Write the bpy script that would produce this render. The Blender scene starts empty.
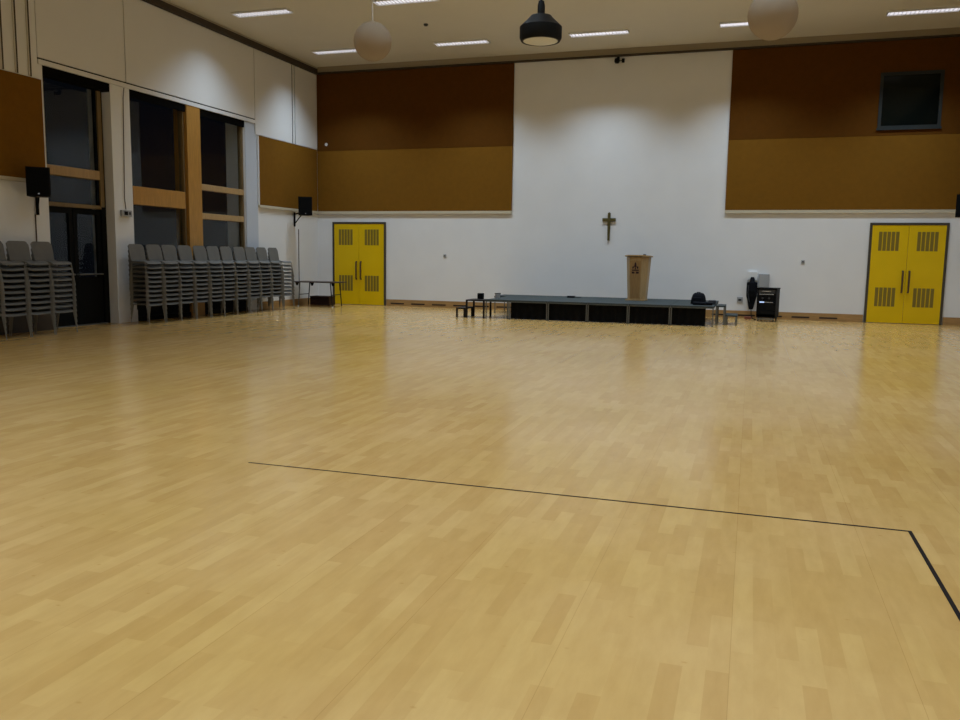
import bpy, bmesh, math, random
from mathutils import Vector, Matrix
random.seed(7)
scn = bpy.context.scene
C = scn.collection
PI = math.pi

# ------------------------------------------------------------------ room sizes (metres)
L, R, D, F = -12.99, 5.15, 23.485, -3.0      # left wall, right wall, back wall, wall behind the camera
H = 7.2                                       # ceiling height

# ------------------------------------------------------------------ materials
def mat(name, col, rough=.6, spec=.5, metal=0, emit=None, es=0, trans=0, ior=1.45, coat=0):
    m = bpy.data.materials.new(name); m.use_nodes = True
    b = m.node_tree.nodes['Principled BSDF']
    b.inputs['Base Color'].default_value = (*col, 1)
    b.inputs['Roughness'].default_value = rough
    b.inputs['Specular IOR Level'].default_value = spec
    b.inputs['Metallic'].default_value = metal
    b.inputs['Transmission Weight'].default_value = trans
    b.inputs['IOR'].default_value = ior
    b.inputs['Coat Weight'].default_value = coat
    if emit:
        b.inputs['Emission Color'].default_value = (*emit, 1)
        b.inputs['Emission Strength'].default_value = es
    return m

def noisy(name, col, rough=.6, amount=.12, scale=6, spec=.5, stretch=(1, 1, 1), bump=0, metal=0):
    """base colour slightly broken up by object-space noise"""
    m = mat(name, col, rough, spec, metal)
    nt = m.node_tree; n = nt.nodes; l = nt.links; b = n['Principled BSDF']
    tc = n.new('ShaderNodeTexCoord'); mp = n.new('ShaderNodeMapping'); mp.inputs['Scale'].default_value = stretch
    no = n.new('ShaderNodeTexNoise'); no.inputs['Scale'].default_value = scale; no.inputs['Detail'].default_value = 4
    rp = n.new('ShaderNodeValToRGB')
    rp.color_ramp.elements[0].position = .3; rp.color_ramp.elements[1].position = .7
    rp.color_ramp.elements[0].color = (*[c * (1 - amount) for c in col], 1)
    rp.color_ramp.elements[1].color = (*[min(1, c * (1 + amount)) for c in col], 1)
    l.new(tc.outputs['Object'], mp.inputs['Vector']); l.new(mp.outputs[0], no.inputs['Vector'])
    l.new(no.outputs['Fac'], rp.inputs['Fac']); l.new(rp.outputs['Color'], b.inputs['Base Color'])
    if bump:
        bp = n.new('ShaderNodeBump'); bp.inputs['Strength'].default_value = bump; bp.inputs['Distance'].default_value = .01
        l.new(no.outputs['Fac'], bp.inputs['Height']); l.new(bp.outputs[0], b.inputs['Normal'])
    return m

def floor_material():
    m = mat('maple_strip_floor', (.5, .35, .16), .3, .5)
    nt = m.node_tree; n = nt.nodes; l = nt.links; b = n['Principled BSDF']
    tc = n.new('ShaderNodeTexCoord')
    mp = n.new('ShaderNodeMapping'); mp.inputs['Rotation'].default_value = (0, 0, PI / 2)   # strips run along the hall
    l.new(tc.outputs['Object'], mp.inputs['Vector'])
    def brick(w, h, mort, c1, c2, cm, off=.37):
        k = n.new('ShaderNodeTexBrick'); k.offset = off; k.offset_frequency = 2; k.squash = 1
        k.inputs['Scale'].default_value = 1; k.inputs['Brick Width'].default_value = w; k.inputs['Row Height'].default_value = h
        k.inputs['Mortar Size'].default_value = mort; k.inputs['Mortar Smooth'].default_value = .3; k.inputs['Bias'].default_value = 0
        k.inputs['Color1'].default_value = (*c1, 1); k.inputs['Color2'].default_value = (*c2, 1); k.inputs['Mortar'].default_value = (*cm, 1)
        l.new(mp.outputs[0], k.inputs['Vector']); return k
    base = brick(.52, .086, .0, (.62, .385, .136), (.545, .318, .104), (.53, .305, .10))
    # wide seams between the laid battens
    seam = brick(40, .658, .0014, (1, 1, 1), (1, 1, 1), (.80, .73, .66), 0)
    # grain streaks along the strip
    mg = n.new('ShaderNodeMapping'); mg.inputs['Scale'].default_value = (9, 2.2, 1)
    l.new(tc.outputs['Object'], mg.inputs['Vector'])
    g = n.new('ShaderNodeTexNoise'); g.inputs['Scale'].default_value = 1.6; g.inputs['Detail'].default_value = 6; g.inputs['Roughness'].default_value = .6
    l.new(mg.outputs[0], g.inputs['Vector'])
    gr = n.new('ShaderNodeValToRGB'); gr.color_ramp.elements[0].position = .3; gr.color_ramp.elements[1].position = .65
    gr.color_ramp.elements[0].color = (.93, .905, .86, 1); gr.color_ramp.elements[1].color = (1.03, 1.03, 1.02, 1)
    l.new(g.outputs['Fac'], gr.inputs['Fac'])
    # small dark knots
    mk = n.new('ShaderNodeMapping'); mk.inputs['Scale'].default_value = (7, 12, 1)
    l.new(tc.outputs['Object'], mk.inputs['Vector'])
    v = n.new('ShaderNodeTexVoronoi'); v.inputs['Scale'].default_value = .75; v.inputs['Randomness'].default_value = 1
    l.new(mk.outputs[0], v.inputs['Vector'])
    kr = n.new('ShaderNodeValToRGB'); kr.color_ramp.elements[0].position = .02; kr.color_ramp.elements[1].position = .085
    kr.color_ramp.elements[0].color = (.88, .80, .70, 1); kr.color_ramp.elements[1].color = (1, 1, 1, 1)
    l.new(v.outputs['Distance'], kr.inputs['Fac'])
    # slow drift of tone over the hall (yellower and paler boards)
    w = n.new('ShaderNodeTexNoise'); w.inputs['Scale'].default_value = .55; w.inputs['Detail'].default_value = 2
    l.new(tc.outputs['Object'], w.inputs['Vector'])
    wr = n.new('ShaderNodeValToRGB'); wr.color_ramp.elements[0].position = .35; wr.color_ramp.elements[1].position = .65
    wr.color_ramp.elements[0].color = (.95, .93, .82, 1); wr.color_ramp.elements[1].color = (1.03, 1.03, 1.1, 1)
    l.new(w.outputs['Fac'], wr.inputs['Fac'])
    cur = base.outputs['Color']
    for s in (seam.outputs['Color'], gr.outputs['Color'], kr.outputs['Color'], wr.outputs['Color']):
        x = n.new('ShaderNodeMix'); x.data_type = 'RGBA'; x.blend_type = 'MULTIPLY'; x.inputs[0].default_value = 1
        l.new(cur, x.inputs[6]); l.new(s, x.inputs[7]); cur = x.outputs[2]
    l.new(cur, b.inputs['Base Color'])
    rr = n.new('ShaderNodeMapRange'); rr.inputs['To Min'].default_value = .20; rr.inputs['To Max'].default_value = .23
    l.new(g.outputs['Fac'], rr.inputs['Value']); b.inputs['Roughness'].default_value = .2
    b.inputs['IOR'].default_value = 1.62; b.inputs['Coat Weight'].default_value = 0
    return m

def paper_material():
    m = mat('white_paper_shade', (.5, .42, .32), .9, .1)
    nt = m.node_tree; n = nt.nodes; l = nt.links
    d = n.new('ShaderNodeBsdfDiffuse'); d.inputs['Color'].default_value = (.36, .30, .225, 1)
    t = n.new('ShaderNodeBsdfTranslucent'); t.inputs['Color'].default_value = (.62, .50, .36, 1)
    x = n.new('ShaderNodeMixShader'); x.inputs[0].default_value = .55
    l.new(d.outputs[0], x.inputs[1]); l.new(t.outputs[0], x.inputs[2]); l.new(x.outputs[0], n['Material Output'].inputs['Surface'])
    return m

M = dict(
    floor=floor_material(),
    white=noisy('white_wall_paint', (.76, .75, .745), .6, .02, 1.2, .3),
    ceil=noisy('ceiling_paint', (.70, .66, .58), .8, .02, .8, .2),
    fascia=noisy('fascia_paint', (.74, .72, .70), .5, .02, .8, .3),
    brown=noisy('brown_acoustic_board', (.185, .082, .009), .85, .05, 9, .08, bump=.04),
    brown2=noisy('dark_brown_acoustic_board', (.10, .037, .005), .85, .05, 9, .05, bump=.04),
    beige=mat('beige_edge_trim', (.56, .49, .36), .55),
    band=mat('dull_cornice_band', (.30, .245, .165), .6),
    bronze=mat('dark_bronze_trim', (.045, .03, .018), .5),
    pier=mat('blue_grey_pier_shade', (.52, .55, .61), .6, .3),  # shading of the pier return put into a blue-grey colour
    gap=mat('shadow_gap_black', (.004, .0035, .003), .9, .05),
    skirt=noisy('oak_skirting', (.37, .21, .075), .45, .15, 4, .5, (1, 1, 8)),
    slot=mat('vent_slot_dark', (.02, .01, .006), .7),
    timber=noisy('orange_window_timber', (.42, .21, .045), .45, .14, 5, .5, (6, 6, .6)),
    timber2=noisy('pale_window_timber', (.42, .27, .12), .45, .14, 5, .5, (6, 6, .6)),
    jamb=noisy('olive_window_jamb', (.20, .135, .06), .5, .12, 5, .4, (6, 6, .6)),
    darkframe=mat('dark_door_frame', (.006, .006, .005), .7, .1),
    glass=mat('window_glass', (.9, .95, .95), .02, .5, trans=1, ior=1.27),
    yellow=noisy('yellow_door_paint', (.72, .47, .001), .42, .03, 2, .3),
    grill=mat('olive_vision_slot', (.20, .14, .014), .45),
    gframe=mat('grey_door_frame', (.055, .045, .03), .5),
    handle=mat('dark_steel_handle', (.085, .05, .03), .4, metal=.3),
    seat=noisy('grey_chair_plastic', (.150, .140, .124), .5, .05, 8, .3),
    leg=mat('grey_chair_tube', (.20, .185, .155), .45, metal=.2),
    cap=mat('white_plastic_cap', (.85, .85, .82), .4),
    black=noisy('black_plastic', (.003, .003, .0034), .6, .2, 30, .15),
    mesh=noisy('black_speaker_grille', (.0035, .0035, .004), .75, .4, 120, .1),
    fabric=noisy('black_nylon', (.0045, .005, .0075), .8, .3, 40, .15, bump=.2),
    steel=mat('grey_steel_tube', (.15, .145, .125), .45, metal=.4),
    rail=mat('dull_rail_metal', (.085, .09, .082), .5, metal=.3),
    dksteel=mat('dark_steel_tube', (.012, .009, .008), .55, .25),
    deck=noisy('grey_stage_deck', (.036, .044, .043), .65, .08, 12, .25),
    drape=noisy('black_stage_drape', (.007, .007, .007), .9, .2, 8, .1),
    oak=noisy('pale_lectern_oak', (.42, .27, .115), .42, .12, 5, .5, (8, 8, .8)),
    oakd=noisy('lectern_front_oak', (.33, .19, .07), .42, .12, 5, .5, (8, 8, .8)),
    emblem=mat('dark_red_emblem', (.03, .006, .012), .5),
    brass=noisy('aged_brass', (.10, .08, .024), .45, .25, 20, .4, metal=.3),
    tape=mat('black_floor_tape', (.012, .007, .005), .8, .15),
    paper=paper_material(),
    lens=mat('frosted_lamp_lens', (.62, .62, .60), .5),
    pendant=noisy('black_pendant_metal', (.005, .005, .005), .55, .2, 10, .2),
    tablew=noisy('dark_table_laminate', (.055, .035, .026), .45, .15, 6, .4),
    cratew=noisy('dark_brown_wood', (.035, .014, .008), .6, .25, 5, .3),
    grey=mat('grey_plastic_box', (.36, .36, .36), .5),
    whitebox=mat('white_steel_box', (.74, .74, .73), .45),
    dgrey=mat('dark_grey_plastic', (.04, .04, .043), .5),
    chrome=mat('bright_panel_strip', (.55, .6, .68), .25, metal=.8),
    led=mat('blue_white_display', (.2, .3, .6), .4, emit=(.55, .7, 1), es=.9),
    cable=mat('brown_cable', (.07, .04, .025), .6),
    conduit=mat('painted_conduit', (.55, .50, .42), .5),
    winframe=mat('slate_window_frame', (.022, .026, .025), .6, .3),
    darkpane=mat('unlit_window_pane', (.004, .006, .005), .08, .2),
    tube=mat('lit_diffuser', (.9, .9, .9), .5, emit=(.86, .87, 1), es=.75),
    off=mat('unlit_diffuser', (.55, .53, .48), .5),
    louvre=mat('white_louvre', (.75, .75, .75), .4),
    night=mat('night_ground', (.03, .03, .032), .9),
)

# ------------------------------------------------------------------ mesh helpers
class MB:
    """collects shapes into one bmesh"""
    def __init__(s): s.b = bmesh.new(); s.mi = 0
    def _mark(s, faces):
        for f in faces: f.material_index = s.mi
    def box(s, x0, y0, z0, x1, y1, z1, bev=0, mtx=None):
        r = bmesh.ops.create_cube(s.b, size=1)
        vs = r['verts']
        for v in vs:
            v.co = Vector(((x0 + x1) / 2 + v.co.x * (x1 - x0), (y0 + y1) / 2 + v.co.y * (y1 - y0), (z0 + z1) / 2 + v.co.z * (z1 - z0)))
            if mtx: v.co = mtx @ v.co
        fs = list({f for v in vs for f in v.link_faces}); s._mark(fs)
        if bev:
            es = list({e for v in vs for e in v.link_edges})
            q = bmesh.ops.bevel(s.b, geom=es, offset=bev, segments=2, affect='EDGES', profile=.5)
            s._mark(q['faces'])
        return s
    def tube(s, pts, r, n=8, cap=True):
        pts = [Vector(p) for p in pts]; rings = []
        up = None
        for i, p in enumerate(pts):
            d = (pts[min(i + 1, len(pts) - 1)] - pts[max(i - 1, 0)]).normalized()
            if up is None:
                up = Vector((0, 0, 1)) if abs(d.z) < .9 else Vector((1, 0, 0))
            a = d.cross(up).normalized(); b_ = a.cross(d).normalized(); up = b_
            rr = r[i] if isinstance(r, (list, tuple)) else r
            rings.append([s.b.verts.new(p + (a * math.cos(2 * PI * k / n) + b_ * math.sin(2 * PI * k / n)) * rr) for k in range(n)])
        fs = []
        for i in range(len(rings) - 1):
            for k in range(n):
                fs.append(s.b.faces.new((rings[i][k], rings[i][(k + 1) % n], rings[i + 1][(k + 1) % n], rings[i + 1][k])))
        if cap:
            fs.append(s.b.faces.new(rings[0][::-1])); fs.append(s.b.faces.new(rings[-1]))
        s._mark(fs); return s
    def lathe(s, prof, n=32, c=(0, 0, 0)):
        rings = []
        fs = []
        for (r, z) in prof:
            if r < 1e-6: rings.append([s.b.verts.new((c[0], c[1], c[2] + z))])
            else: rings.append([s.b.verts.new((c[0] + r * math.cos(2 * PI * k / n), c[1] + r * math.sin(2 * PI * k / n), c[2] + z)) for k in range(n)])
        for a, b_ in zip(rings, rings[1:]):
            for k in range(n):
                k2 = (k + 1) % n
                if len(a) == 1 and len(b_) == 1: continue
                if len(a) == 1: fs.append(s.b.faces.new((a[0], b_[k2], b_[k])))
                elif len(b_) == 1: fs.append(s.b.faces.new((a[k], a[k2], b_[0])))
                else: fs.append(s.b.faces.new((a[k], a[k2], b_[k2], b_[k])))
        s._mark(fs); return s
    def prism(s, poly, z0, z1, mtx=None, top=None):
        """poly of (x, y) points extruded in z; top = another polygon for the upper end"""
        t = top or poly
        a = [s.b.verts.new(Vector((x, y, z0))) for x, y in poly]; c = [s.b.verts.new(Vector((x, y, z1))) for x, y in t]
        if mtx:
            for v in a + c: v.co = mtx @ v.co
        n = len(poly); fs = [s.b.faces.new(a[::-1]), s.b.faces.new(c)]
        for k in range(n): fs.append(s.b.faces.new((a[k], a[(k + 1) % n], c[(k + 1) % n], c[k])))
        s._mark(fs); return s
    def sheet(s, fn, nu, nv, th):
        """a curved shell fn(u, v) -> (point, normal) with thickness"""
        A = [[None] * (nv + 1) for _ in range(nu + 1)]; B = [[None] * (nv + 1) for _ in range(nu + 1)]
        for i in range(nu + 1):
            for j in range(nv + 1):
                p, nn = fn(i / nu, j / nv); p = Vector(p); nn = Vector(nn).normalized()
                A[i][j] = s.b.verts.new(p); B[i][j] = s.b.verts.new(p - nn * th)
        fs = []
        for i in range(nu):
            for j in range(nv):
                fs.append(s.b.faces.new((A[i][j], A[i + 1][j], A[i + 1][j + 1], A[i][j + 1])))
                fs.append(s.b.faces.new((B[i][j], B[i][j + 1], B[i + 1][j + 1], B[i + 1][j])))
        for i in range(nu):
            fs.append(s.b.faces.new((A[i][0], B[i][0], B[i + 1][0], A[i + 1][0])))
            fs.append(s.b.faces.new((A[i][nv], A[i + 1][nv], B[i + 1][nv], B[i][nv])))
        for j in range(nv):
            fs.append(s.b.faces.new((A[0][j], A[0][j + 1], B[0][j + 1], B[0][j])))
            fs.append(s.b.faces.new((A[nu][j], B[nu][j], B[nu][j + 1], A[nu][j + 1])))
        s._mark(fs); return s
    def build(s, name, mats, parent=None, smooth=False, label=None):
        bmesh.ops.recalc_face_normals(s.b, faces=s.b.faces)
        me = bpy.data.meshes.new(name); s.b.to_mesh(me); s.b.free()
        for m in (mats if isinstance(mats, (list, tuple)) else [mats]): me.materials.append(m)
        if smooth:
            for f in me.polygons: f.use_smooth = True
            try: me.set_sharp_from_angle(angle=math.radians(40))
            except Exception: pass
        o = bpy.data.objects.new(name, me); C.objects.link(o)
        if parent: o.parent = parent
        if label: o['label'] = label
        return o

def bx(name, m, x0, y0, z0, x1, y1, z1, parent=None, bev=0, label=None):
    return MB().box(x0, y0, z0, x1, y1, z1, bev).build(name, m, parent, label=label)

def struct(o): o['kind'] = 'structure'; return o
def tag(o, label, cat, group=None):
    o['label'] = label; o['category'] = cat
    if group: o['group'] = group
    return o
def thing(name, label, cat, loc=(0, 0, 0), rz=0, group=None):
    o = bpy.data.objects.new(name, None); C.objects.link(o); o.empty_display_size = .1
    o.location = loc; o.rotation_euler = (0, 0, rz)
    return tag(o, label, cat, group)
def setting(name, loc=(0, 0, 0)):
    o = bpy.data.objects.new(name, None); C.objects.link(o); o.location = loc; return struct(o)
def dup(root, loc, label, group=None):
    r = root.copy(); C.objects.link(r); r.location = loc; r['label'] = label
    if group: r['group'] = group
    for ch in list(root.children):
        c = ch.copy(); C.objects.link(c); c.parent = r
        for g in ch.children:
            d = g.copy(); C.objects.link(d); d.parent = c
    return r
ORD = ['first', 'second', 'third', 'fourth', 'fifth', 'sixth', 'seventh', 'eighth', 'ninth', 'tenth', 'eleventh', 'twelfth']

# ------------------------------------------------------------------ setting: shell
struct(bx('floor', M['floor'], L - .6, F - .2, -.1, R + .2, D + .2, 0))
struct(bx('ceiling', M['ceil'], L - .6, F - .2, H, R + .2, D + .2, H + .15))
struct(bx('wall_back', M['white'], L - .6, D, 0, R + .2, D + .2, H))
struct(bx('wall_front', M['white'], L - .6, F - .2, 0, R + .2, F, H))
w = MB(); w.box(R, F, 0, R + .2, D, H); w.mi = 1; w.box(R - .04, F + .2, 2.87, R, D - .06, 6.9)
struct(w.build('wall_right', [M['white'], M['brown2']]))

GX = -13.27                                      # glazing plane, recessed behind the wall face
w = MB()
w.box(L - .6, F, 0, L, 12.94, H)                 # solid wall up to the glazed door
w.box(L - .6, 14.70, 0, L, 15.27, 5.04)          # white pier between door and windows
w.box(L - .6, 19.60, 0, L, 20.15, 5.04)          # white pier after the windows
w.box(L - .6, 20.15, 0, L, D, H)                 # solid wall to the corner
w.box(L - .6, 12.94, 5.04, L, 20.15, H)          # wall over the openings
struct(w.build('wall_left', M['white']))

# flush upper cladding boards of the left wall, with their dark joints
def wall_board(n, y0, y1, z0, z1):
    b = MB(); b.box(L, y0, z0, L + .03, y1, z1); return struct(b.build('trim_%d' % n, M['fascia']))
n0 = 1
for (y0, y1, z0) in ((-2.9, 4.9, 4.75), (4.92, 12.80, 4.75), (12.82, 15.14, 5.15), (15.165, 20.04, 5.15), (20.065, 21.98, 4.75), (22.17, D - .01, 4.75)):
    wall_board(n0, y0, y1, z0, 6.98); n0 += 1
struct(bx('trim_7', M['gap'], L + .0005, 20.042, 4.75, L + .012, 20.063, 6.98))
struct(bx('trim_8', M['gap'], L + .0005, 15.142, 5.13, L + .012, 15.163, 6.98))
struct(bx('trim_9', M['gap'], L + .0005, 12.83, 5.12, L + .012, 20.04, 5.148))          # shadow line above the openings
struct(bx('trim_10', M['fascia'], L, 12.83, 5.03, L + .035, 20.1, 5.118))                  # pelmet under it
# cornice: dark rail along the left wall, beige band with a dark line along the back wall
b = MB(); b.box(L, F, 7.0, L + .10, D, 7.14); b.mi = 1; b.box(L, F, 7.14, L + .06, D, H - .001)
struct(b.build('trim_11', [M['bronze'], M['beige']]))
b = MB(); b.box(L + .1, D - .10, 7.05, R, D, H - .001); b.mi = 1; b.box(L + .1, D - .07, 7.0, R, D, 7.05)
struct(b.build('trim_12', [M['band'], M['bronze']]))
# pairs of painted conduits on the left wall
def conduit(y, z0, z1, label, wd=.035, mt=None):
    o = MB().box(L + .001, y - wd, z0, L + .04, y + wd, z1, .006).build('wall_conduit', mt or M['conduit'])
    return tag(o, label, 'conduit', 'conduits on the left wall')
for i, y in enumerate((12.0, 12.31, 12.61)):
    b = MB(); b.box(L + .031, y - .03, 4.76, L + .055, y - .004, 6.98, .004)
    b.mi = 1; b.box(L + .031, y - .003, 4.76, L + .034, y + .05, 6.98)
    tag(b.build('wall_conduit', [M['conduit'], M['bronze']]),
        'vertical conduit above the left brown panel, %s of three from the picture edge' % ORD[i], 'conduit', 'conduits on the left wall')
b = MB(); b.box(L + .001, 21.985, 4.75, L + .012, 22.165, 6.98); b.mi = 1
b.box(L + .012, 22.03, 4.75, L + .035, 22.12, 6.98, .008)
tag(b.build('wall_conduit', [M['gap'], M['fascia']]), 'pale vertical conduit in a dark slot near the far left corner', 'conduit', 'conduits on the left wall')

# skirting with vent slots
def skirting(n, x0, x1):
    b = MB(); b.box(x0, D - .03, 0, x1, D, .20)
    b.mi = 1
    x = x0 + .15
    while x + .42 < x1:
        b.box(x, D - .034, .06, x + .44, D - .03, .10); x += .68
    return struct(b.build('baseboard_%s' % n, [M['skirt'], M['slot']]))
skirting('back_corner', L + .03, -12.47); skirting('back_middle', -10.63, 2.81); skirting('back_right', 4.65, R)
struct(bx('baseboard_left', M['skirt'], L, 20.15, 0, L + .03, D - .031, .20))
struct(bx('baseboard_left_near', M['bronze'], L, F, 0, L + .03, 12.935, .34))
struct(bx('baseboard_pier', M['fascia'], L, 14.69, 0, L + .015, 15.28, .26))

# ------------------------------------------------------------------ yellow double doors
def double_door(n, x0, x1, h, skip=None):
    o = setting('door_%d' % n, (x0, D, 0)); wd = x1 - x0; fr = .055
    b = MB(); b.box(0, -.05, 0, fr, 0, h); b.box(wd - fr, -.05, 0, wd, 0, h); b.box(fr, -.05, h - fr, wd - fr, 0, h)
    b.build('door_frame', M['gframe'], o)
    mid = wd / 2
    for s, (a, c) in enumerate(((fr + .004, mid - .003), (mid + .003, wd - fr - .004))):
        lf = bx('door_leaf', M['yellow'], a, -.040, .012, c, -.004, h - fr - .004, o, .002)
        cx = (a + c) / 2 + (-.02 if s == 0 else .02)
        for z0 in (.43, 1.84):
            g = MB()
            for k in range(5):
                xx = cx - .24 + k * .098
                g.box(xx, -.0425, z0, xx + .078, -.041, z0 + .48)
            g.build('vision_panel', M['grill'], lf)
        hx = mid + (-.075 if s == 0 else .075)
        hd = MB(); hd.tube([(hx, -.044, 1.33), (hx, -.085, 1.33), (hx, -.095, 1.30), (hx, -.095, .83), (hx, -.085, .80), (hx, -.044, .80)], .022, 10)
        hd.build('pull_handle', M['handle'], lf, True)
    return o
double_door(1, -12.45, -10.65, 2.545)
double_door(2, 2.828, 4.63, 2.545)

struct(bx('trim_15', M['pier'], L, 19.60, .26, L + .012, 20.148, 5.02))  # thin board over the white pier, coloured to imitate its return shading
# ------------------------------------------------------------------ glazed door and windows in the left wall
def pane(parent, y0, y1, z0, z1, x=None):
    x = GX if x is None else x
    return bx('pane', M['glass'], x - .012, y0, z0, x + .0, y1, z1, parent)
# glazed door unit
o = setting('door_3')
b = MB(); b.box(GX - .08, 12.945, 0, GX + .06, 13.02, 5.03); b.box(GX - .08, 14.56, 0, GX + .06, 14.695, 5.03)
b.box(GX - .08, 13.02, 4.94, GX + .06, 14.56, 5.03); b.build('door_frame', M['darkframe'], o)
b = MB(); b.box(GX + .061, 14.52, 2.47, GX + .10, 14.62, 5.02); b.build('jamb_lining', M['jamb'], o)
bx('head_dark_strip', M['gap'], GX + .062, 12.95, 4.86, L - .005, 14.69, 5.028, o)  # added black strip that darkens the opening head; no blind here
b = MB(); b.box(GX - .05, 13.02, 3.03, GX + .09, 14.56, 3.22, .01); b.build('transom', M['timber2'], o, label='brown timber transom')
b = MB(); b.box(GX - .05, 13.02, 2.42, GX + .07, 14.56, 2.50, .006); b.build('transom', M['jamb'], o)
pane(o, 13.03, 14.55, 3.23, 4.93); pane(o, 13.03, 14.55, 2.51, 3.02)
for y0, y1 in ((13.03, 13.78), (13.80, 14.55)):
    lf = MB()
    lf.box(GX - .03, y0, .02, GX + .03, y0 + .10, 2.41); lf.box(GX - .03, y1 - .10, .02, GX + .03, y1, 2.41)
    lf.box(GX - .03, y0 + .1, .02, GX + .03, y1 - .1, 1.0); lf.box(GX - .03, y0 + .1, 2.30, GX + .03, y1 - .1, 2.41)
    lf = lf.build('door_leaf', M['darkframe'], o)
    pane(lf, y0 + .1, y1 - .1, 1.01, 2.29)
    bar = MB(); bar.tube([(GX + .03, y0 + .05, 1.06), (GX + .09, y0 + .05, 1.06), (GX + .09, y1 - .05, 1.06), (GX + .03, y1 - .05, 1.06)], .018, 8)
    bar.build('push_bar', M['steel'], lf)
bx('threshold', M['steel'], GX - .06, 13.02, 0.001, GX + .12, 14.56, .018, o)

def window(n, y0, y1, transoms, tm):
    o = setting('window_%d' % n); f = .05; GX = L - .13
    b = MB(); b.box(GX - .07, y0, .1, GX + .07, y0 + f, 5.03); b.box(GX - .07, y1 - f, .1, GX + .07, y1, 5.03)
    b.box(GX - .07, y0 + f, 4.93, GX + .07, y1 - f, 5.03); b.box(GX - .07, y0 + f, .1, GX + .07, y1 - f, .2)
    b.build('window_frame', M['jamb'], o)
    z = .2
    for (a, c) in transoms:
        b = MB(); b.box(GX - .05, y0 + f, a, GX + .10, y1 - f, c, .01); b.build('transom', tm, o)
        pane(o, y0 + f, y1 - f, z, a, GX); z = c
    pane(o, y0 + f, y1 - f, z, 4.93, GX)
    bx('head_dark_strip', M['gap'], GX + .072, y0 + .004, 4.86, L - .005, y1 - .004, 5.028, o)  # black strip added for the dark window head, not a real blind
    bx('window_sill', M['darkframe'], GX - .08, y0, 0, L - .002, y1, .1, o)
    bx('lower_dark_strip', M['darkframe'], GX + .071, y0 + .002, .101, GX + .09, y1 - .002, .42, o)  # added black strip; with the black sill it imitates the dark behind the chairs
    return o
window(1, 15.275, 17.165, [(2.58, 2.98)], M['timber'])
window(2, 17.685, 19.595, [(2.37, 2.52), (3.08, 3.23)], M['timber2'])
struct(bx('trim_13', M['timber'], GX - .08, 17.17, 0, L + .02, 17.68, 5.03))     # broad timber post between the windows

# window high in the right brown panel
o = setting('window_3', (2.82, D, 4.86))
b = MB(); fw = .075
b.box(0, -.075, 0, fw, -.001, 1.37); b.box(1.42 - fw, -.075, 0, 1.42, -.001, 1.37); b.box(fw, -.075, 1.37 - fw, 1.42 - fw, -.001, 1.37); b.box(fw, -.075, 0, 1.42 - fw, -.001, fw)
b.build('window_frame', M['winframe'], o)
bx('window_sill', M['winframe'], -.02, -.10, -.03, 1.44, -.076, .02, o)
bx('pane', M['darkpane'], fw, -.05, fw, 1.42 - fw, -.035, 1.37 - fw, o)

# ------------------------------------------------------------------ brown acoustic panels
def panel_back(label, x0, x1, notch=None, jx=()):
    o = thing('acoustic_panel', label, 'wall panel', (0, D, 0), 0, 'brown acoustic wall panels')
    def board(name, z0, z1, mm):
        b = MB()
        if notch and notch[3] > z0 and notch[2] < z1:
            a0, a1, c0, c1 = notch[0], notch[1], max(notch[2], z0), min(notch[3], z1)
            b.box(x0, -.05, z0, a0, -.001, z1); b.box(a1, -.05, z0, x1, -.001, z1)
            if c0 > z0: b.box(a0, -.05, z0, a1, -.001, c0)
            if c1 < z1: b.box(a0, -.05, c1, a1, -.001, z1)
        else: b.box(x0, -.05, z0, x1, -.001, z1)
        return b.build(name, M[mm], o)
    board('lower_board', 2.875, 4.697, 'brown'); board('upper_board', 4.703, 6.99, 'brown2')['label'] = 'darker brown upper board'
    b = MB(); b.box(x0, -.055, 2.79, x1, -.001, 2.87); b.build('edge_trim', M['beige'], o, label='beige edge trim')
    return o
panel_back('brown acoustic panel on the far wall above the left yellow door', L + .04, -6.68)
panel_back('brown acoustic panel on the far wall around the dark window', -.748, R - .06, (2.82, 4.24, 4.86, 6.23))
def panel_left(label, y0, y1, z0, z1):
    o = thing('acoustic_panel', label, 'wall panel', (L, 0, 0), 0, 'brown acoustic wall panels')
    bx('board', M['brown'], .001, y0, z0 + .005, .045, y1, z1, o)
    bx('edge_trim', M['beige'], .001, y0, z0 - .07, .06, y1, z0, o, label='beige edge trim')
    b = MB(); b.box(.001, y1 + .001, z0, .05, y1 + .03, z1) if y1 < 13 else b.box(.001, y0 - .031, z0, .05, y0 - .001, z1)
    b.build('edge_trim', M['whitebox'], o, label='white edge strip')
    return o
panel_left('brown acoustic panel on the left wall before the glazed door', -2.8, 12.86, 2.87, 4.74)
panel_left('brown acoustic panel on the left wall by the far corner', 20.19, D - .075, 2.87, 4.73)

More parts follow.
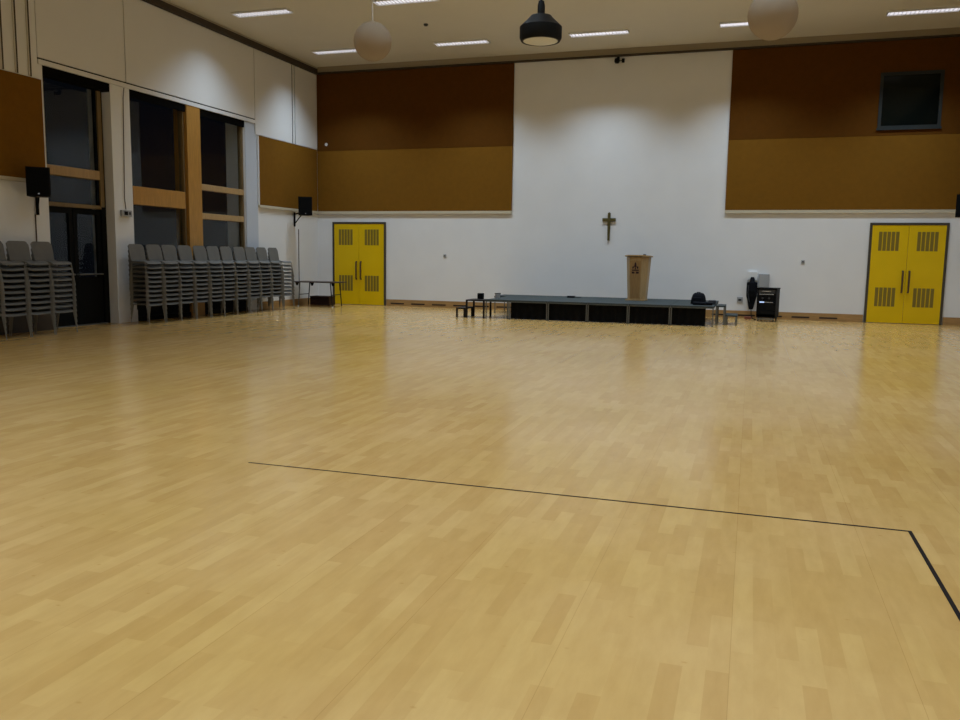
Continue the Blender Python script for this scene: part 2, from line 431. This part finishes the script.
# ------------------------------------------------------------------ ceiling strip lights (recessed, louvred)
LX = [-11.28, -7.63, -3.96, -.28, 3.39]
LY = [21.65, 17.85, 14.05, 10.25, 6.45, 2.65, -1.15]
colw = ['left-hand', 'second from left', 'middle', 'second from right', 'right-hand']
roww = ['nearest the far wall', 'second from the far wall', 'third from the far wall', 'fourth from the far wall', 'fifth from the far wall', 'sixth from the far wall', 'seventh from the far wall']
def make_light(lit):
    o = thing('ceiling_light', '', 'ceiling light', (0, 0, H), 0, 'strip lights in the ceiling')
    b = MB(); hw, hd = .75, .17
    b.box(-hw, -hd, -.045, hw, -hd + .02, -.001); b.box(-hw, hd - .02, -.045, hw, hd, -.001)
    b.box(-hw, -hd + .02, -.045, -hw + .02, hd - .02, -.001); b.box(hw - .02, -hd + .02, -.045, hw, hd - .02, -.001)
    b.build('frame', M['louvre'], o)
    bx('diffuser', M['tube'] if lit else M['off'], -hw + .021, -hd + .021, -.016, hw - .021, hd - .021, -.004, o)
    b = MB()
    for k in range(17):
        x = -hw + .06 + k * (2 * hw - .12) / 16
        b.box(x - .003, -hd + .021, -.042, x + .003, hd - .021, -.018)
    b.build('louvre', M['louvre'], o)
    return o
def add_lamp(o, power, spread):
    ld = bpy.data.lights.new('strip_lamp', 'AREA'); ld.shape = 'RECTANGLE'; ld.size = 1.42; ld.size_y = .28
    ld.energy = power; ld.color = (.64, .82, 1.0); ld.spread = math.radians(spread)
    lo = bpy.data.objects.new('lamp', ld); C.objects.link(lo); lo.parent = o; lo.location = (0, 0, -.05)
POWER, SPREAD = 53, 114
protoL, protoU = None, None
for r, y in enumerate(LY):
    for c, x in enumerate(LX):
        lit = not (c == 0 and r >= 2)
        lab = ('lit' if lit else 'unlit') + ' ceiling strip light, %s, row %s' % (colw[c], roww[r])
        if lit:
            if protoL is None: protoL = make_light(True); o = protoL; o.location = (x, y, H); o['label'] = lab
            else: o = dup(protoL, (x, y, H), lab)
        else:
            if protoU is None: protoU = make_light(False); o = protoU; o.location = (x, y, H); o['label'] = lab
            else: o = dup(protoU, (x, y, H), lab)
        o['lit'] = lit
for o in [q for q in bpy.data.objects if q.name.startswith('ceiling_light')]:
    if o['lit']: add_lamp(o, POWER * (1.22 if o.location.y > 21 else .55 if (o.location.x < -7 and 9 < o.location.y < 15) else .98 if o.location.y > 9 else 1.0), SPREAD - (8 if o.location.y > 21 else 0))
    del o['lit']

# ------------------------------------------------------------------ pendants
def globe(x, y, z, r, label):
    o = thing('globe_pendant', label, 'pendant lamp', (x, y, z), 0, 'paper globe pendants')
    b = MB(); n = 20
    b.lathe([(max(0, r * math.sin(PI * k / n)) if 0 < k < n else 0, -r * math.cos(PI * k / n)) for k in range(n + 1)], 36)
    b.build('shade', M['paper'], o, True)
    MB().tube([(0, 0, r + .001), (0, 0, H - z - .045)], .008, 6).build('cord', M['conduit'], o)
    MB().lathe([(0, H - z - .045), (.055, H - z - .045), (.06, H - z - .001), (0, H - z - .001)], 16).build('ceiling_rose', M['louvre'], o, True)
globe(-5.36, 11.35, 4.60, .272, 'white paper globe lamp hanging left of the black pendant')
globe(.09, 11.35, 4.58, .30, 'white paper globe lamp hanging right of the black pendant')
o = thing('pendant_lamp', 'black drum pendant lamp with pale lens hanging on a rod from the ceiling', 'pendant lamp', (-2.87, 11.35, 4.55))
MB().lathe([(0, .42), (.035, .42), (.05, .36), (.05, .25), (.085, .235), (.14, .225), (.16, .20), (.285, .08), (.285, -.06), (.262, -.105), (.235, -.105), (.235, -.08), (0, -.08)], 40).build('housing', M['pendant'], o, True)
MB().lathe([(0, -.084), (.232, -.084), (.232, -.102), (.19, -.115), (0, -.12)], 36).build('lens', M['lens'], o, True)
MB().tube([(0, 0, .421), (0, 0, H - 4.55 - .051)], .016, 8).build('hanging_rod', M['pendant'], o)
MB().lathe([(0, H - 4.60), (.06, H - 4.60), (.06, H - 4.551), (0, H - 4.551)], 16).build('ceiling_rose', M['pendant'], o, True)

tag(MB().lathe([(0, -.05), (.035, -.05), (.055, -.03), (.055, -.001), (0, -.001)], 16, (-7.92, 19.81, H)).build('smoke_detector', M['dgrey'], None, True),
    'small dark round detector on the ceiling between the strip light rows', 'smoke detector')
tag(MB().lathe([(0, -.03), (.04, -.03), (.05, 0), (0, 0)], 14).build('wall_sensor', M['whitebox'], None, True),
    'small white round sensor on the left brown panel near the corner', 'sensor')
s_ = bpy.data.objects['wall_sensor']; s_.location = (-12.64, D - .051, 4.90); s_.rotation_euler = (PI / 2, 0, 0); s_.rotation_euler = (-PI/2 + PI, 0, 0)

o = thing('wall_spotlight', 'small black spotlight fixed under the ceiling edge above the white centre', 'spotlight', (-3.72, D, 6.93))
bx('bracket', M['black'], -.05, -.10, -.06, .02, -.001, .05, o, .005)
MB().lathe([(0, -.07), (.05, -.07), (.075, -.02), (.07, .05), (0, .07)], 14, (-.03, -.16, -.06)).build('lamp_head', M['black'], o, True)
MB().tube([(.0, -.1, -.05), (.10, -.12, -.06)], .012, 6).build('arm', M['black'], o)
MB().lathe([(0, -.05), (.04, -.05), (.04, .05), (0, .05)], 12, (.13, -.12, -.06)).build('lamp_head', M['black'], o, True)

# ------------------------------------------------------------------ stacked chairs
def make_chair():
    t = thing('stacking_chair', '', 'chair')
    def seat_fn(u, v):
        x = -.196 + .406 * u; y = -.238 + .476 * v
        z = .436 + .010 * (2 * v - 1) ** 2
        if u > .8: z -= .042 * ((u - .8) / .2) ** 2
        if u < .15: z += .022 * ((.15 - u) / .15) ** 2
        # rounded corners
        k = 1 - .07 * max(0, (u - .75) / .25) ** 2
        return (x, y * k, z), (0, 0, 1)
    MB().sheet(seat_fn, 10, 6, .011).build('seat', M['seat'], t, True)
    def back_fn(u, v):
        z = .466 + .345 * u; y = -.243 + .486 * v
        k = 1 - .03 * max(0, (u - .7) / .3) ** 2 - .05 * (1 - u)
        x = -.209 - .070 * u + .006 * (2 * v - 1) ** 2
        zz = z - (.05 * (max(0, abs(2 * v - 1) - .72) / .28) ** 2 if u > .8 else 0) * (u - .8) / .2
        return (x, y * k, zz), (1, 0, .2)
    MB().sheet(back_fn, 8, 14, .010).build('backrest', M['seat'], t, True)
    yy = .2545
    for s in (-1, 1):
        MB().tube([(.160, s * yy, .418), (.168, s * yy, .40), (.246, s * yy, 0.0)], .0085, 6).build('leg', M['leg'], t, True)
    for s in (-1, 1):
        MB().tube([(-.160, s * yy, .418), (-.168, s * yy, .40), (-.246, s * yy, 0.0)], .0085, 6).build('leg', M['leg'], t, True)
    b = MB()
    for x in (.15, -.15): b.tube([(x, -yy, .412), (x, yy, .412)], .008, 6)
    for s in (-1, 1): b.tube([(.16, s * yy, .418), (-.16, s * yy, .418)], .0085, 6)
    b.build('seat_frame', M['leg'], t)
    return t
chair0 = make_chair()
first = True
def put(x, y, z, label, group):
    global first
    if first:
        first = False; chair0.location = (x, y, z); chair0['label'] = label; chair0['group'] = group; return chair0
    return dup(chair0, (x, y, z), label, group)
PITCH = .0995
CX = -12.43
posn = lambda k, n: ('topmost' if k == n - 1 else 'lowest' if k == 0 else '%s from top' % ORD[n - 1 - k])
near = [11.34, 11.885, 12.43]
nw = ['leftmost', 'middle', 'rightmost']
for i, y in enumerate(near):
    for k in range(10):
        put(CX + .012 * math.sin(i * 3), y, k * PITCH,
            'grey stacking chair, %s, %s stack left of the glazed door' % (posn(k, 10), nw[i]), 'stacked chairs near the glazed door')
STK = [14.96 + .5425 * i for i in range(11)]
for i, y in enumerate(STK):
    for k in range(10):
        nm = ('last' if i == 10 else ORD[i])
        o = put(CX + .012 * math.sin(i * 2), y, k * PITCH,
            'grey stacking chair, %s, %s stack from white pier under the windows' % (posn(k, 10), nm), 'stacked chairs in the row under the windows')
        if k == 3 and i in (9, 10):
            MB().lathe([(0, -.02), (.012, -.014), (.016, 0), (.012, .014), (0, .02)], 12, (.272, -.2545, -.004)).build('leg_cap', M['cap'], o, True, 'round white cap')

# ------------------------------------------------------------------ speakers
def speaker(x, y, z, face, wall, label, dy=.1):
    """cabinet faces along angle `face` (radians from +X); bracket runs to the wall at x = wall"""
    o = thing('wall_speaker', label, 'speaker', (x, y, z), face, 'black wall speakers')
    cab = MB(); pr = [(-.18, -.13), (-.18, .13), (.13, .20), (.15, .185), (.15, -.185), (.13, -.20)]
    cab.prism(pr, -.265, .265); cab.build('cabinet', M['black'], o)
    bx('grille', M['mesh'], .151, -.18, -.25, .160, .18, .25, o, .004)
    bx('badge', M['chrome'], .1605, -.015, -.225, .163, .015, -.205, o)
    # bracket in the cabinet's own frame, reaching back to the wall
    inv = Matrix.Rotation(-face, 4, 'Z')
    end = inv @ Vector((wall - x + (.03 if wall < x else -.03), dy, 0)); side = Vector((0, 0, 0))
    br = MB()
    a = Vector((-.19, 0, -.12)); e = Vector((end.x, end.y, -.22)) + side
    br.tube([a + Vector((.008, 0, 0)), a + Vector((-.04, 0, -.02)), e], .022, 8)
    br.tube([a + Vector((-.04, 0, -.02)), Vector((e.x, e.y, -.50))], .016, 8)
    br.tube([Vector((e.x, e.y, -.16)), Vector((e.x, e.y, -.58))], .028, 8)
    br.build('bracket', M['black'], o)
    return o
speaker(-12.60, 12.34, 2.79, -.80, L, 'black wall speaker beside the glazed door above the near chair stacks', .30)
speaker(-12.50, 21.85, 2.93, -.95, L, 'black wall speaker near the far left corner above the folding table', .20)
speaker(4.70, 22.1, 2.88, PI + .75, R, 'black wall speaker at the right picture edge beyond the right yellow door')

def cable(name, pts, r, label, cat='cable', m='cable'):
    return tag(MB().tube(pts, r, 6).build(name, M[m]), label, cat)
cable('speaker_cable', [(L + .012, 12.60, 2.22), (L + .012, 12.60, 1.0), (L + .012, 12.60, .05)], .011, 'brown cable down the white wall below the near left speaker')
cable('speaker_cable', [(L + .012, 22.30, 2.28), (L + .012, 22.30, .22)], .012, 'thin dark cable down the wall below the far left speaker')
# pier: cable and control box
o = tag(MB().box(L + .001, 14.86, 2.30, L + .06, 15.16, 2.43, .008).build('control_box', M['grey']), 'small grey control box on the white pier beside the windows', 'control box')
b = MB(); b.box(L + .0605, 14.92, 2.325, L + .064, 15.03, 2.405); b.build('display', M['black'], o)
b = MB(); b.box(L + .0605, 15.06, 2.335, L + .064, 15.12, 2.395); b.build('switch', M['dgrey'], o)
cable('pier_cable', [(L + .05, 15.06, 5.01), (L + .012, 15.07, 4.8), (L + .012, 15.0, 2.7), (L + .012, 15.03, 2.45)], .008, 'thin brown cable running down the white pier to the control box')

# ------------------------------------------------------------------ table and box by the left door
o = thing('folding_table', 'dark folding table against the far left corner beside the yellow door', 'table', (-12.14, 22.05, 0), .0)
bx('tabletop', M['tablew'], -.70, -.36, .715, .70, .36, .745, o, .006)
for sx in (-1, 1):
    for sy in (-1, 1):
        MB().tube([(sx * .50, sy * .29, .714), (sx * .56, sy * .29, .012)], .016, 8).build('leg', M['dksteel'] if (sx, sy) != (-1, -1) else M['steel'], o)
b = MB()
for sx in (-1, 1): b.tube([(sx * .53, -.29, .36), (sx * .53, .29, .36)], .012, 6)
b.build('stretcher', M['dksteel'], o)
for x in (-.58, -.08, .60):
    b = MB(); b.prism([(-.06, 0), (.06, 0), (.02, -.09), (-.02, -.09)], -.01, .01, Matrix.Translation((x, -.32, .714)) @ Matrix.Rotation(PI / 2, 4, 'X')); b.build('fold_bracket', M['black'], o)
for x in (-.565, .565):
    MB().lathe([(0, 0.001), (.022, 0.001), (.024, .03), (0, .03)], 10, (x, -.29, 0)).build('foot', M['cap'], o)
o = thing('storage_crate', 'low dark brown wooden crate under the folding table', 'crate', (-12.42, 22.72, 0), 0)
b = MB(); b.box(-.32, -.2, .012, .32, .2, .03); b.box(-.32, -.2, .03, -.30, .2, .26); b.box(.30, -.2, .03, .32, .2, .26)
for k in range(3):
    b.box(-.3, -.2, .035 + k * .077, .3, -.185, .10 + k * .077); b.box(-.3, .185, .035 + k * .077, .3, .2, .10 + k * .077)
b.build('body', M['cratew'], o)
bx('lid', M['cratew'], -.33, -.21, .261, .33, .21, .28, o, .004)

# ------------------------------------------------------------------ stage
SZ = .475
X0 = -5.72
def platform(x0, x1, y0, y1, label):
    o = thing('stage_platform', label, 'stage platform', (x0, y0, 0), 0, 'stage platforms')
    wd, dp = x1 - x0, y1 - y0; q = .019
    bx('deck', M['deck'], .003, .003, SZ - .028, wd - .003, dp - .003, SZ, o)
    b = MB(); t = .055
    b.box(.006, .006, SZ - t, wd - .006, .04, SZ - .029); b.box(.006, dp - .04, SZ - t, wd - .006, dp - .006, SZ - .029)
    b.box(.006, .04, SZ - t, .04, dp - .04, SZ - .029); b.box(wd - .04, .04, SZ - t, wd - .006, dp - .04, SZ - .029)
    b.build('edge_rail', M['rail'], o)
    for x in (q, wd - q):
        for y in (q + .01, dp - q - .01):
            l_ = MB().tube([(x, y, .012), (x, y, SZ - t - .0005)], .014, 10).build('leg', M['steel'], o, True)
            MB().lathe([(0, 0.0005), (.018, 0.0005), (.018, .012), (0, .012)], 10, (x, y, 0)).build('foot', M['black'], l_)
    return o
for i in range(5):
    x0 = X0 + i * .99
    platform(x0, x0 + .985, 20.0, 22.0, 'grey stage platform in the front row, %s from the left' % ORD[i + 1])
    platform(x0, x0 + .985, 22.005, 23.0, 'grey stage platform in the back row against the white wall, %s from the left' % ORD[i + 1])
platform(-6.34, X0 - .005, 20.0, 22.0, 'narrow grey stage platform in the front row beside the left steps')
platform(-6.72, X0 - .005, 22.005, 23.0, 'grey stage platform in the back row at its left end')
# black drape hanging under the front platforms
b = MB(); n = 140; pts = []
xa, xb = X0 + .02, -.96
b.sheet(lambda u, v: ((xa + (xb - xa) * u, 20.12 + .018 * math.sin(u * 150), .004 + (SZ - .062) * v), (0, -1, 0)), 280, 1, .004)
tag(b.build('stage_drape', M['drape'], None, True), 'black cloth drape closing off the space under the stage front', 'drape')

def steps(name, label, x, y, flip, m, treads):
    o = thing(name, label, 'steps', (x, y, 0), 0, 'stage steps')
    for (a, c, z, dp) in treads:
        a, c = (a, c) if not flip else (-c, -a)
        t = bx('tread', M['deck'] if m == 'steel' else M['dksteel'], a, 0, z - .035, c, dp, z, o, .004)
        for lx in (a + .022, c - .022):
            for ly in (.022, dp - .022):
                bx('leg', M[m], lx - .021, ly - .021, .001, lx + .021, ly + .021, z - .036, o)
    return o
steps('stage_steps', 'dark low two-tread steps at the left end of the stage', -6.345, 19.95, True, 'dksteel', [(0.0, .50, .46, .62), (.505, .76, .25, .62)])
steps('stage_steps', 'grey metal two-tread steps at the right end of the stage', -.76, 20.75, False, 'steel', [(0.0, .22, .46, .8), (.225, .50, .24, .8)])

# ------------------------------------------------------------------ lectern
o = thing('lectern', 'pale oak lectern with dark emblem standing on the stage platform', 'lectern', (-2.80, 21.85, SZ + .001), -.14)
def plan(w_, d_, f_): return [(-w_, d_), (-w_, -.02), (-f_, -d_), (f_, -d_), (w_, -.02), (w_, d_)]
b = MB(); b.prism(plan(.235, .17, .135), .03, 1.12, None, plan(.295, .22, .165)); b.build('body', M['oak'], o)
bx('plinth', M['oak'], -.25, -.19, 0, .25, .18, .03, o, .004)
b = MB()
tilt = Matrix.Translation((0, -.0, 1.135)) @ Matrix.Rotation(-.05, 4, 'X')
b.prism([(-.335, .24), (-.335, -.05), (-.19, -.27), (.19, -.27), (.335, -.05), (.335, .24)], -.012, .02, tilt); b.build('desk_top', M['oak'], o)
bx('lamp_clip', M['black'], .14, -.02, 1.16, .20, .04, 1.19, o)
# front veneer panel and emblem (a pointed figure over two bars) on the leaning front facet
lean = math.atan2(.05, 1.09)
fm = Matrix.Translation((0, -.1705, .03)) @ Matrix.Rotation(lean, 4, 'X') @ Matrix.Rotation(PI / 2, 4, 'X')
b = MB(); b.prism([(-.115, .03), (.115, .03), (.145, 1.0), (-.145, 1.0)], .0, .006, fm); b.build('front_panel', M['oakd'], o)
e = MB()
ez = .006
def poly(p, z0=ez + .0005, z1=ez + .006): e.prism([(x * 1.1, y + .03) for x, y in p], z0, z1, fm)
poly([(-.018, .895), (0, .935), (.018, .895), (.030, .80), (-.030, .80)])
poly([(-.075, .80), (-.045, .83), (-.034, .79), (-.060, .74)])
poly([(.075, .80), (.045, .83), (.034, .79), (.060, .74)])
poly([(-.085, .735), (.085, .735), (.080, .705), (-.080, .705)])
poly([(-.085, .685), (-.02, .685), (-.015, .635), (-.08, .635)])
poly([(.02, .685), (.085, .685), (.08, .635), (.015, .635)])
poly([(-.014, .795), (.014, .795), (.012, .74), (-.012, .74)])
e.build('emblem', M['emblem'], o, label='dark red emblem')

# cross on the wall
o = MB(); o.prism([(-.030, -.40), (.030, -.40), (.042, .10), (.036, .36), (0, .385), (-.036, .36), (-.042, .10)], .006, .045, Matrix.Rotation(PI / 2, 4, 'X'))
o = tag(o.build('wall_cross', M['brass']), 'dark brass cross hanging on the white wall above the stage', 'cross'); o.location = (-3.845, D, 2.44)
bx('crossbar', M['brass'], -.185, -.048, .13, .185, -.008, .22, o, .006)
# sockets
def socket(x, z, label, s=.05, m='grey'):
    o = MB().box(-s, -.018, -s, s, -.001, s, .006).build('wall_socket', M[m]); o.location = (x, D, z)
    tag(o, label, 'wall socket', 'small wall sockets')
    b = MB(); b.box(-s * .5, -.024, -s * .35, s * .5, -.0185, s * .35, .002); b.build('socket_insert', M['dgrey'], o)
socket(-8.73, 1.55, 'small grey wall socket between the left yellow door and the stage', .045)
socket(1.28, 1.53, 'small grey wall socket above and right of the equipment rack', .045)
socket(-.25, .49, 'grey wall socket just above the skirting right of the stage', .075)

# ------------------------------------------------------------------ things on the stage
o = thing('backpack', 'black backpack slumped on the right end of the stage', 'bag', (-1.18, 20.85, SZ + .002), -.2)
b = MB(); b.sheet(lambda u, v: ((.185 * math.cos(2 * PI * u) * (math.sin(PI * (.5 - .5 * v)) ** .42 if v < 1 else 0) * (1.02 - .1 * v),
                                 .13 * math.sin(2 * PI * u) * (math.sin(PI * (.5 - .5 * v)) ** .55 if v < 1 else 0),
                                 .0 + .275 * math.sin(PI / 2 * v) + .008 * math.sin(5 * u * 2 * PI) * v * (1 - v) * 4), (math.cos(2 * PI * u), math.sin(2 * PI * u), .3)), 24, 10, .004)
b.build('body', M['fabric'], o, True)
MB().box(-.11, -.165, .02, .11, -.115, .17, .02).build('front_pocket', M['fabric'], o)
MB().tube([(-.05, .02, .265), (-.04, .0, .285), (.03, .0, .285), (.05, .02, .262)], .009, 6).build('carry_handle', M['fabric'], o)
o = thing('laptop_case', 'flat black case lying in front of the backpack on the stage', 'case', (-1.06, 20.52, SZ + .001), .05)
MB().box(-.23, -.12, 0, .23, .12, .07, .02).build('body', M['fabric'], o)
MB().tube([(-.06, -.12, .04), (-.05, -.145, .04), (.05, -.145, .04), (.06, -.12, .04)], .007, 6).build('carry_handle', M['black'], o)
o = tag(MB().box(-.09, -.08, 0, .09, .08, .10, .012).build('adaptor_box', M['dgrey']), 'small dark grey box on the stage right of the backpack', 'box'); o.location = (-.86, 20.98, SZ + .001)
o = tag(MB().box(-.075, -.06, 0, .075, .06, .15, .012).build('monitor_box', M['black']), 'small black box on top of the dark steps at the left stage end', 'box'); o.location = (-6.60, 20.43, .461)
MB().box(-.06, -.064, .02, .06, -.0605, .13).build('grille', M['mesh'], o)
o = thing('paper_cup', 'small pale grey tub on the stage beside the small black box', 'tub', (-6.24, 20.75, SZ + .001))
MB().lathe([(0, 0), (.06, 0), (.078, .12), (.072, .12), (.056, .008), (0, .008)], 18).build('tub_body', M['grey'], o, True)
MB().lathe([(0, .121), (.083, .121), (.083, .135), (0, .138)], 18).build('lid', M['dgrey'], o, True)
o = tag(MB().box(-.11, -.07, 0, .11, .07, .05, .015).build('cable_box', M['black']), 'low dark cable box near the back edge of the stage', 'box'); o.location = (-4.6, 22.2, SZ + .001)
MB().tube([(.10, -.03, .02), (.2, -.06, .012), (.26, .02, .012)], .008, 6).build('lead', M['black'], o)

# ------------------------------------------------------------------ equipment rack and boxes right of the stage
o = thing('equipment_rack', 'black equipment rack on castors by the white wall', 'equipment rack', (.455, 22.62, 0), -.20)
hw, hd, z0, z1 = .235, .24, .10, .86
b = MB()
b.box(-hw, -hd, z0, -hw + .025, hd, z1); b.box(hw - .025, -hd, z0, hw, hd, z1); b.box(-hw + .025, -hd, z0, hw - .025, hd, z0 + .025)
b.box(-hw + .025, hd - .02, z0 + .025, hw - .025, hd, z1 - .03); b.build('cabinet', M['black'], o)
bx('top', M['black'], -hw - .012, -hd - .012, z1 - .029, hw + .012, hd + .012, z1, o, .008)
zz = z1 - .045
for nm, hgt, mm in (('mixer_unit', .09, 'dgrey'), ('blank_unit', .05, 'black'), ('amplifier_unit', .13, 'black'), ('player_unit', .06, 'black'), ('drawer_unit', .16, 'black'), ('power_unit', .11, 'black')):
    u = bx(nm, M[mm], -hw + .027, -hd + .012, zz - hgt, hw - .027, -hd + .10, zz, o, .003)
    if nm == 'mixer_unit':
        bx('bright_strip', M['chrome'], -.12, -hd + .008, zz - .05, .10, -hd + .0115, zz - .035, u)
    if nm == 'blank_unit': bx('bright_strip', M['chrome'], -.19, -hd + .008, zz - .03, .17, -hd + .0115, zz - .012, u)
    if nm == 'player_unit':
        bx('display', M['led'], -.17, -hd + .008, zz - .045, -.05, -hd + .0115, zz - .014, u)
        bx('button_row', M['chrome'], -.03, -hd + .008, zz - .038, .16, -hd + .0115, zz - .022, u)
    if nm == 'amplifier_unit':
        for x in (-.1, .06): 
            k = MB(); k.lathe([(0, 0), (.025, 0), (.022, .02), (0, .02)], 12); k = k.build('knob', M['dgrey'], u, True); k.location = (x, -hd + .0115, zz - .065); k.rotation_euler = (PI / 2, 0, 0)
    zz -= hgt + .006
for x in (-hw + .05, hw - .05):
    for y in (-hd + .05, hd - .05):
        c = MB(); c.tube([(x - .014, y, .041), (x + .014, y, .041)], .04, 12); c.box(x - .022, y - .02, .075, x + .022, y + .02, .0995)
        c.build('castor', M['dgrey'], o)
bx('floor_tray', M['steel'], -hw + .03, -hd - .005, .052, hw - .03, -hd + .012, .092, o)

def wall_box(name, x0, z0, x1, z1, d, label, m):
    o = tag(MB().box(x0, -d, z0, x1, -.001, z1, .006).build(name, M[m]), label, 'wall box', 'boxes on the wall above the rack'); o.location = (0, D, 0)
    b = MB(); b.box(x0 + .02, -d - .004, z0 + .02, x1 - .02, -d - .0005, z1 - .02); b.build('cover_plate', M['grey'] if m == 'grey' else M['whitebox'], o)
    return o
wall_box('wall_cabinet', -.08, 1.02, .165, 1.25, .09, 'white wall box directly above the hanging black bag', 'whitebox')
wall_box('wall_cabinet', .205, .83, .47, 1.195, .09, 'grey wall box behind and above the equipment rack', 'grey')
o = thing('instrument_bag', 'black instrument bag hanging on the wall left of the equipment rack', 'bag', (.045, D - .13, .25))
ring = []
prof = [(.0, .05, .04), (.10, .075, .05), (.22, .10, .06), (.35, .135, .07), (.55, .138, .075), (.715, .136, .07), (.735, .07, .05), (.82, .055, .035), (.86, .035, .02)]
b = MB(); rows = []
for (z, rx, ry) in prof: rows.append([b.b.verts.new((math.copysign(abs(math.cos(2 * PI * k / 20)) ** .6, math.cos(2 * PI * k / 20)) * rx, math.copysign(abs(math.sin(2 * PI * k / 20)) ** .6, math.sin(2 * PI * k / 20)) * ry, z)) for k in range(20)])
for r0, r1 in zip(rows, rows[1:]):
    for k in range(20): b.b.faces.new((r0[k], r0[(k + 1) % 20], r1[(k + 1) % 20], r1[k]))
b.b.faces.new(rows[0][::-1]); b.b.faces.new(rows[-1]); b.build('body', M['fabric'], o, True)
MB().tube([(-.09, -.066, .64), (-.10, -.085, .45), (-.05, -.075, .2)], .012, 6).build('strap', M['dgrey'], o)
MB().box(-.07, -.092, .33, .08, -.070, .52, .01).build('pocket', M['black'], o)
cable('power_cable', [(.05, D - .12, .245), (.06, D - .16, .10), (.10, D - .25, .014), (.14, D - .45, .014), (.17, D - .60, .014), (.16, D - .72, .014)], .012, 'dark cable trailing from the hanging bag to the equipment rack', m='black')
bx_ = tag(MB().box(-.09, -.07, 0, .09, .07, .07, .01).build('extension_block', mat('faded_red_plastic', (.22, .06, .03), .5)), 'small faded red block on the floor below the hanging bag', 'extension block'); bx_.location = (-.02, D - .35, .001)

# ------------------------------------------------------------------ tape on the floor
b = MB(); z = .0015; t = .019
b.prism([(-3.49, 5.222), (.945, 5.208), (.945, 3.0), (.967, 3.0), (.967, 5.228), (-3.49, 5.238)], .0005, z)
tag(b.build('floor_tape', M['tape']), 'thin black tape line with a corner stuck on the wooden floor', 'tape line')

# ------------------------------------------------------------------ night outside the left glazing
struct(bx('trim_14', M['night'], L - 12, 8, -.25, L - .62, 26, -.15))
wd = bpy.data.worlds.new('night'); scn.world = wd; wd.use_nodes = True
wd.node_tree.nodes['Background'].inputs['Color'].default_value = (.25, .32, .5, 1)
wd.node_tree.nodes['Background'].inputs['Strength'].default_value = .006

# ------------------------------------------------------------------ camera
cd = bpy.data.cameras.new('camera'); cam = bpy.data.objects.new('camera', cd); C.objects.link(cam)
r = Vector((0.9509921, 0.3088739, 0.0145207)); u = Vector((-0.0519349, 0.1132570, 0.9922074)); f = Vector((-0.3048224, 0.9443356, -0.1237479))
m = Matrix((( r.x, u.x, -f.x, 0), (r.y, u.y, -f.y, 0), (r.z, u.z, -f.z, 1.55), (0, 0, 0, 1)))
cam.matrix_world = m
cd.sensor_width = 36; cd.lens = 830.71 / 960 * 36; cd.clip_start = .05; cd.clip_end = 100
scn.camera = cam
scn.view_settings.view_transform = 'Standard'; scn.view_settings.look = 'None'
scn.view_settings.exposure = 0; scn.view_settings.gamma = 1; scn.view_settings.use_curve_mapping = False
